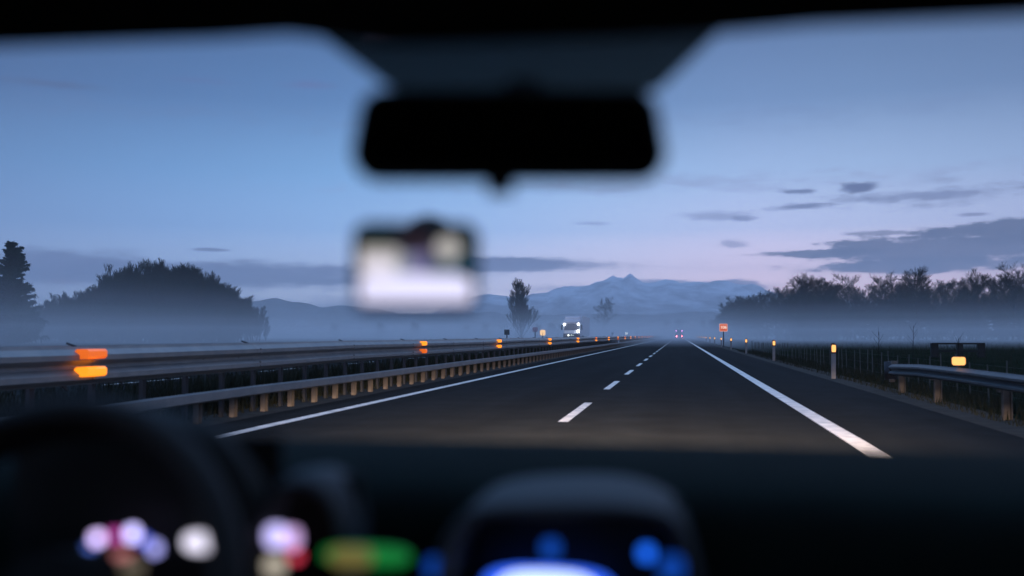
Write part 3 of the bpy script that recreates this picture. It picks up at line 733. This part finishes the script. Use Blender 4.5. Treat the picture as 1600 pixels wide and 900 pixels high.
# overhead console
# pillars, doors, rear wall
for s in (-1, 1):
    mb = MB(); mb.tube((-.13+s*.72,.66,1.46),(-.13+s*.96,1.30,1.02),.04,.045,8); cpart(mb, 'pillar', I['dark'])
    mb = MB(); mb.box(-.13+s*.86,-.3,.62,.06,2.6,.8); cpart(mb, 'door', I['dark'])
    mb = MB(); mb.tube((-.13+s*.68,-.25,1.45),(-.13+s*.75,-.25,1.0),.05,.05,8); cpart(mb, 'pillar', I['dark'])
    mb = MB(); mb.quad((-.13+s*.86,-.9,1.02),(-.13+s*.86,1.3,1.02),(-.13+s*.66,.7,1.45),(-.13+s*.66,-.9,1.45)); cpart(mb, 'side_window', I['glass'])
    mb = MB(); mb.box(-.13+s*.37,-.65,.55,.5,.18,.62); mb.box(-.13+s*.37,-.4,.3,.5,.5,.16); cpart(mb, 'seat', I['seat'], bevel=.05)
mb = MB(); mb.box(-.13,-1.3,.9,1.6,.1,1.2); cpart(mb, 'rear_wall', I['seat'])
mb = MB(); mb.box(-.13,0,.2,1.5,2.7,.04); cpart(mb, 'cabin_floor', I['dark'])
# dashboard: lofted in Y, gently crowned in X
prof = [(.93,.30),(.975,.62),(.988,.86),(.992,.98),(.996,1.01),(1.005,1.03),(1.03,1.044),(1.12,1.055),(1.22,1.061),(1.32,1.058),(1.45,1.035),(1.6,1.01)]
mb = MB(); n = 30
for i in range(n+1):
    u = i/n*2-1; x = -.13+u*.84
    for (y, z) in prof: mb.v.append((x, y-.05*u*u*(y-.6), z-.004*u*u + (.0 if abs(x+.08) > .18 else 0)))
m_ = len(prof)
for i in range(n):
    for j in range(m_-1): mb.f.append((i*m_+j, (i+1)*m_+j, (i+1)*m_+j+1, i*m_+j+1))
dash = cpart(mb, 'dashboard', I['soft'], smooth=True)
# bonnet outside
mb = MB()
for i in range(13):
    u = i/12*2-1
    for (y, z) in ((1.45,.99),(1.8,.96),(2.2,.88),(2.45,.78),(2.55,.6)): mb.v.append((-.13+u*(.8-.05*(y-1.5)), y-.1*u*u, z-.05*u*u))
for i in range(12):
    for j in range(4): mb.f.append((i*5+j, (i+1)*5+j, (i+1)*5+j+1, i*5+j+1))
cpart(mb, 'bonnet', I['paint'], smooth=True)
# hoods: an arched lip swept forward
def smooth_poly(p, it=2):
    for _ in range(it):
        q = [p[0]]
        for a, b in zip(p, p[1:]):
            q.append(tuple(a[i]*.75+b[i]*.25 for i in range(3))); q.append(tuple(a[i]*.25+b[i]*.75 for i in range(3)))
        q.append(p[-1]); p = q
    return p
def arch(name, pts, depth, thick, m, drop=.0, parent=None):
    p = smooth_poly(pts); c = Vector((sum(q[0] for q in p)/len(p), 0, min(q[2] for q in p)))
    mb = MB(); rings = []
    for f, dz, sh in ((0,0,0),(.0,0,1),(0.004,.003,0),(1,-drop,0),(1,-drop-thick,1)):
        pass
    secs = [(0.008,1,0),(0,0,0),(.02,0,0),(.5,0,0),(1,0,drop)]
    n = len(p)
    def inner(q, k):
        d = Vector((c.x-q[0], 0, c.z-q[2])); d = d.normalized()*k if d.length > 1e-6 else d
        return (q[0]+d.x, q[1], q[2]+d.z)
    rows = []
    rows.append([(lambda r: (r[0], r[1]+depth, r[2]-drop))(inner(q, thick)) for q in p])
    rows.append([(lambda r: (r[0], r[1]+.01, r[2]))(inner(q, thick)) for q in p])
    rows.append([(lambda r: (r[0], r[1]-.004, r[2]))(inner(q, thick*.5)) for q in p])
    rows.append([(q[0], q[1]+.01, q[2]) for q in p])
    rows.append([(q[0], q[1]+depth*.5, q[2]+.003) for q in p])
    rows.append([(q[0], q[1]+depth, q[2]-drop) for q in p])
    for r in rows: mb.v += r
    for k in range(len(rows)-1):
        for i in range(n-1): a = k*n+i; mb.f.append((a, a+1, a+n+1, a+n))
    return cpart(mb, name, m, parent=parent, smooth=True)
A1 = [(-.2073,.8893,.9827),(-.2042,.8883,1.0145),(-.1869,.89,1.0405),(-.1701,.8937,1.0532),(-.104,.903,1.0567),(-.0441,.9131,1.0555),(-.0106,.918,1.0464),(.0012,.9226,1.0145),(.0095,.9256,.9827)]
A1 = [(x-.014 if x < -.15 else x+.010 if x > -.03 else x, y, z-.008) for x, y, z in A1]
arch('display_hood', A1, .2, .012, I['hood'], -.002)
A2 = [(-.6923,.8088,.9712),(-.6886,.8039,1.0867),(-.6397,.8101,1.1172),(-.5769,.82,1.1330),(-.4913,.8344,1.1320),(-.4458,.8426,1.122),(-.4146,.8487,1.1049),(-.392,.8541,1.0723),(-.3827,.8581,1.0232),(-.3797,.8613,.9654)]
arch('cluster_hood', A2, .07, .012, I['dark'], .02)
A3 = [(-.39,.8904,.9576),(-.3877,.8871,1.0352),(-.3757,.8878,1.062),(-.3491,.8919,1.0698),(-.3256,.8965,1.0561),(-.3128,.8999,1.0292),(-.3087,.904,.9576)]
arch('vent_hood', A3, .085, .014, I['hood'], -.0)
# dark panels inside the hoods
mb = MB(); mb.box(-.1,.979,.965,.2,.01,.15); pan = cpart(mb, 'display_panel', I['dark'])
mb = MB(); mb.box(-.535,.945,1.02,.29,.01,.16); clu = cpart(mb, 'instrument_cluster', I['dark'])
mb = MB(); mb.box(-.35,.96,1.0,.075,.01,.12); vent = cpart(mb, 'vent_panel', I['dark'])
def lamp(name, p, rx, rz, c, s, parent=None, k=1.0):
    p = Vector((p[0]*k, p[1]*k, 1.2+(p[2]-1.2)*k)); mb = MB(); b = 20
    for q in (0,1):
        for i in range(b):
            a = 2*math.pi*i/b; ca, sa = math.cos(a), math.sin(a); e = .7
            mb.v.append((p.x+rx*abs(ca)**e*(1 if ca > 0 else -1), p.y+q*.004, p.z+rz*abs(sa)**e*(1 if sa > 0 else -1)))
    mb.f.append(tuple(range(b))); mb.f.append(tuple(range(2*b-1, b-1, -1)))
    for i in range(b): j = (i+1) % b; mb.f.append((i, j, b+j, b+i))
    return cpart(mb, name, glow(name+'_glow', c, s), parent=parent)
LV = (.55,.5,.95); 
for nm, p, rx, rz, c, s in [('indicator_light',(-.5694,.8994,.992),.004,.004,(.1,.2,.8),1.6),
    ('indicator_light',(-.5613,.9003,1.0019),.0055,.0055,(.68,.52,.95),3.0),
    ('indicator_light',(-.5275,.9057,1.0063),.0055,.0065,LV,3.4),
    ('indicator_light',(-.5441,.903,1.0044),.006,.005,(.5,.06,.35),1.6),
    ('indicator_light',(-.5061,.91,.992),.005,.006,(.35,.35,.8),2.2),
    ('indicator_light',(-.5160,.908,1.000),.004,.004,(.08,.12,.7),2.0),
    ('gauge_display',(-.4617,.9171,.9982),.017,.009,(.82,.78,.95),1.5),
    ('indicator_light',(-.3695,.882,1.0140),.0095,.0095,LV,1.8),
    ('indicator_light',(-.3550,.884,1.0120),.007,.009,(.65,.42,.8),1.5),
    ('indicator_light',(-.3710,.8831,.9864),.009,.008,(.7,.62,.5),.8),
    ('indicator_light',(-.3520,.886,.9950),.005,.004,(.8,.05,.1),1.5),
    ('indicator_light',(-.4275,.9241,.972),.002,.004,(.6,.5,.85),5.0),
    ('indicator_light',(-.5369,.9051,.9857),.009,.004,(.4,.14,.14),1.4),
    ('indicator_light',(-.5277,.9073,.9733),.012,.003,(.3,.25,.18),.8)]:
    lamp(nm, p, rx, rz, c, s, parent=None if p[0] > -.41 else None)
for o in list(car.children):
    if o.name.startswith(('indicator_light','gauge_display')):
        o.parent = clu if o.matrix_basis is not None and min(v.co.x for v in o.data.vertices)+OFF.x < -.41 else vent
# clock strip with green glow, centre display and its buttons
lamp('clock_display', (-.2775,.866,1.0029), .041, .0085, (.01,.26,.05), .7, dash, 1.0)
lamp('clock_light', (-.2885,.856,1.0033), .019, .0085, (.26,.22,.06), .6, dash, .995)
lamp('center_display', (-.1187,.9035,.970), .062, .0205, (.03,.13,1.0), 1.6, pan, 1.045)
lamp('display_map', (-.1187,.9000,.966), .048, .021, (.55,.68,1.0), 1.9, pan, 1.043)
for p, s, r in (((-.2054,.8885,1.0058),.45,.006),((-.1158,.9035,1.007),.55,.008),((-.0303,.9179,1.0029),1.9,.0065),((-.2187,.8871,.9897),.4,.010),((-.0076,.9224,.9897),.4,.012)):
    lamp('button_light', p, r, r, (.01,.12,.8), s, pan, 1.043)
# steering wheel
sw = MB(); C0 = Vector((-.545,.78,.968)); ax = Vector((0,-.93,.37)).normalized(); u = Vector((1,0,0)); v = ax.cross(u).normalized()
nR, nr = 64, 12
for i in range(nR):
    a = 2*math.pi*i/nR; d = u*math.cos(a)+v*math.sin(a)
    for j in range(nr):
        b = 2*math.pi*j/nr; sw.v.append(tuple(C0+d*(.175+.015*math.cos(b))+ax*.016*math.sin(b)))
for i in range(nR):
    for j in range(nr): sw.f.append((i*nr+j, ((i+1)%nR)*nr+j, ((i+1)%nR)*nr+(j+1)%nr, i*nr+(j+1)%nr))
swo = cpart(sw, 'steering_wheel', I['leather'], smooth=True)
hb = MB(); hb.tube(C0-ax*.05, C0-ax*.01, .06, .05, 20); hb.tube(C0-ax*.3, C0-ax*.05, .035,.035, 10); cpart(hb, 'hub', I['dark'], swo)
for a in (0, math.pi, -math.pi/2):
    d = u*math.cos(a)+v*math.sin(a); hb = MB(); hb.tube(C0-ax*.03+d*.04, C0+d*.172, .022, .014, 8); cpart(hb, 'spoke', I['dark'], swo)
# rear view mirror
mc = Vector((-.1316,.7721,1.3602)); 
def rr_ring(w, h, bot, n=6):
    # rounded trapezoid: a little wider at the foot
    pts = []; r = .022
    for cx, cz, a0 in ((w/2-r, h/2-r, 0), (-w/2+r, h/2-r, 90), (-w/2*bot+r, -h/2+r, 180), (w/2*bot-r, -h/2+r, 270)):
        for i in range(n+1): a = rad(a0+90*i/n); pts.append((cx+r*math.cos(a), cz+r*math.sin(a)))
    return pts
mir_e = None
def ring_solid(name, rings, m, loc, rot, parent, smooth=True):
    mb = MB(); n = len(rings[0][1])
    for y, r in rings: mb.v += [(x, y, z) for x, z in r]
    for k in range(len(rings)-1):
        for i in range(n): j = (i+1) % n; mb.f.append((k*n+i, k*n+j, (k+1)*n+j, (k+1)*n+i))
    mb.f.append(tuple(range(n))); mb.f.append(tuple(range(len(rings)*n-1, (len(rings)-1)*n-1, -1)))
    o = mb.build(name, m, parent, smooth=False); o.location = loc; o.rotation_euler = rot; return o
rotm = (rad(-6), 0, rad(9.5))
mh = ring_solid('rear_view_mirror', [(-.004, rr_ring(.232,.067,1.04)), (.0, rr_ring(.240,.074,1.04)), (.012, rr_ring(.240,.074,1.04)), (.028, rr_ring(.20,.045,1.02))], I['dark'], mc-OFF, rotm, car)
mg = ring_solid('mirror_glass', [(-.0065, rr_ring(.226,.061,1.04)), (-.003, rr_ring(.226,.061,1.04))], I['mirror'], (0,0,0), (0,0,0), mh)
mb = MB(); mb.box(-.007,.004,-.0415,.022,.016,.014); mb.build('dimming_lever', I['dark'], mh, bevel=.003)
mb = MB(); mb.tube((.012,.02,.01),(.012,.05,.04),.013,.012,12); mb.tube((.012,.045,.03),(.012,.055,.052),.019,.021,14); mb.build('mirror_stem', I['dark'], mh, smooth=True)
# headlights of this car (outside, under the bonnet edge) light the road
for x in (-.72,.46):
    mb = MB(); mb.box(x,2.5,.64,.3,.14,.14); hl = cpart(mb, 'headlight', mat('own_headlight_lens', (.6,.6,.6), .2), bevel=.03)
    l = bpy.data.lights.new('headlight_beam', 'SPOT'); l.energy = 56000; l.color = (1,.73,.52); l.spot_size = rad(62); l.spot_blend = 1.0; l.shadow_soft_size = .05
    lo = bpy.data.objects.new('headlight_beam', l); col.objects.link(lo); lo.parent = hl; lo.location = (x-OFF.x, 2.66-OFF.y, .64)
    lo.rotation_euler = Vector((-.07, 1, -.12)).to_track_quat('-Z', 'Y').to_euler(); lo.scale = (1, .21, 1)

# ------------------------------------------------------------------ screen device on the windscreen
dv = empty('navigation_device', (-.2181,.8134,1.2571)); dv.rotation_euler = (rad(4),0,rad(12))
tag(dv, 'small rounded screen device glowing white, mounted on the windscreen below the mirror', 'screen device')
def local_ring(w, h, r):
    pts = []
    for cx, cz, a0 in ((w/2-r,h/2-r,0),(-w/2+r,h/2-r,90),(-w/2+r,-h/2+r,180),(w/2-r,-h/2+r,270)):
        for i in range(6): a = rad(a0+18*i); pts.append((cx+r*math.cos(a), cz+r*math.sin(a)))
    return pts
ring_solid('casing', [(-.004, local_ring(.1035,.073,.012)),(0, local_ring(.107,.0765,.014)),(.012, local_ring(.107,.0765,.014)),(.017, local_ring(.095,.065,.012))], I['dark'], (0,0,0),(0,0,0), dv)
# the screen picture as a grid of small emitting cells
GW, GH = 48, 32; SW, SH = .0935, .061
me = bpy.data.meshes.new('screen'); vv = []; ff = []
for j in range(GH+1):
    for i in range(GW+1): vv.append(((i/GW-.5)*SW, -.0055, (j/GH-.5)*SH))
for j in range(GH):
    for i in range(GW): a = j*(GW+1)+i; ff.append((a, a+1, a+GW+2, a+GW+1))
me.from_pydata(vv, [], ff); ca = me.color_attributes.new('picture', 'FLOAT_COLOR', 'CORNER')
def scol(u, v):   # u right, v up, 0..1
    c = (.008,.03,.04)
    if v > .77: c = (.002,.016,.022)
    if .34 < u < .66 and v > .62: c = (.02,.014,.022)
    if u < .36 and .42 < v < .75: c = (.55,.51,.53)
    if .03 < u < .3 and .66 < v < .77: c = (.40,.37,.33)
    if .34 < u < .46 and .42 < v < .68: c = (.26,.29,.32)
    if .44 < u < .62 and .42 < v < .68: c = (.17,.165,.34)
    if .56 < u < .66 and .5 < v < .76: c = (.12,.10,.18)
    if .62 < u < .99 and .36 < v < .60: c = (.0,.045,.08)
    if (u-.79)**2/.011+(v-.76)**2/.026 < 1: c = (.50,.47,.45)
    if ((u-.5)/.50)**4+((v-.19)/.225)**4 < 1: c = (.84,.82,1.1)
    if (u-.17)**2/.02+(v-.47)**2/.03 < 1: c = (.74,.70,.82)
    if v < .04: c = (.03,.02,.12)
    return c
k = 0
for p in me.polygons:
    cx = p.center; c = scol(cx.x/SW+.5, cx.z/SH+.5)
    for li in p.loop_indices: ca.data[li].color = (*c, 1)
ms = bpy.data.materials.new('lit_screen'); ms.use_nodes = True; t = ms.node_tree; b = t.nodes['Principled BSDF']; b.inputs['Base Color'].default_value = (.01,.01,.01,1)
an = t.nodes.new('ShaderNodeVertexColor'); an.layer_name = 'picture'; t.links.new(an.outputs[0], b.inputs['Emission Color']); b.inputs['Emission Strength'].default_value = 1.05
me.materials.append(ms); so = bpy.data.objects.new('screen', me); col.objects.link(so); so.parent = dv
mb = MB(); mb.tube((0,.016,.0),(0,.10,.012),.012,.01,10); mb.tube((0,.10,.012),(.0,.262,.02),.008,.008,8); mb.build('mount_arm', I['dark'], dv, smooth=True)
mb = MB(); mb.tube((0,.25,.018),(0,.275,.034),.024,.028,20); mb.build('suction_cup', I['dark'], dv, smooth=True)
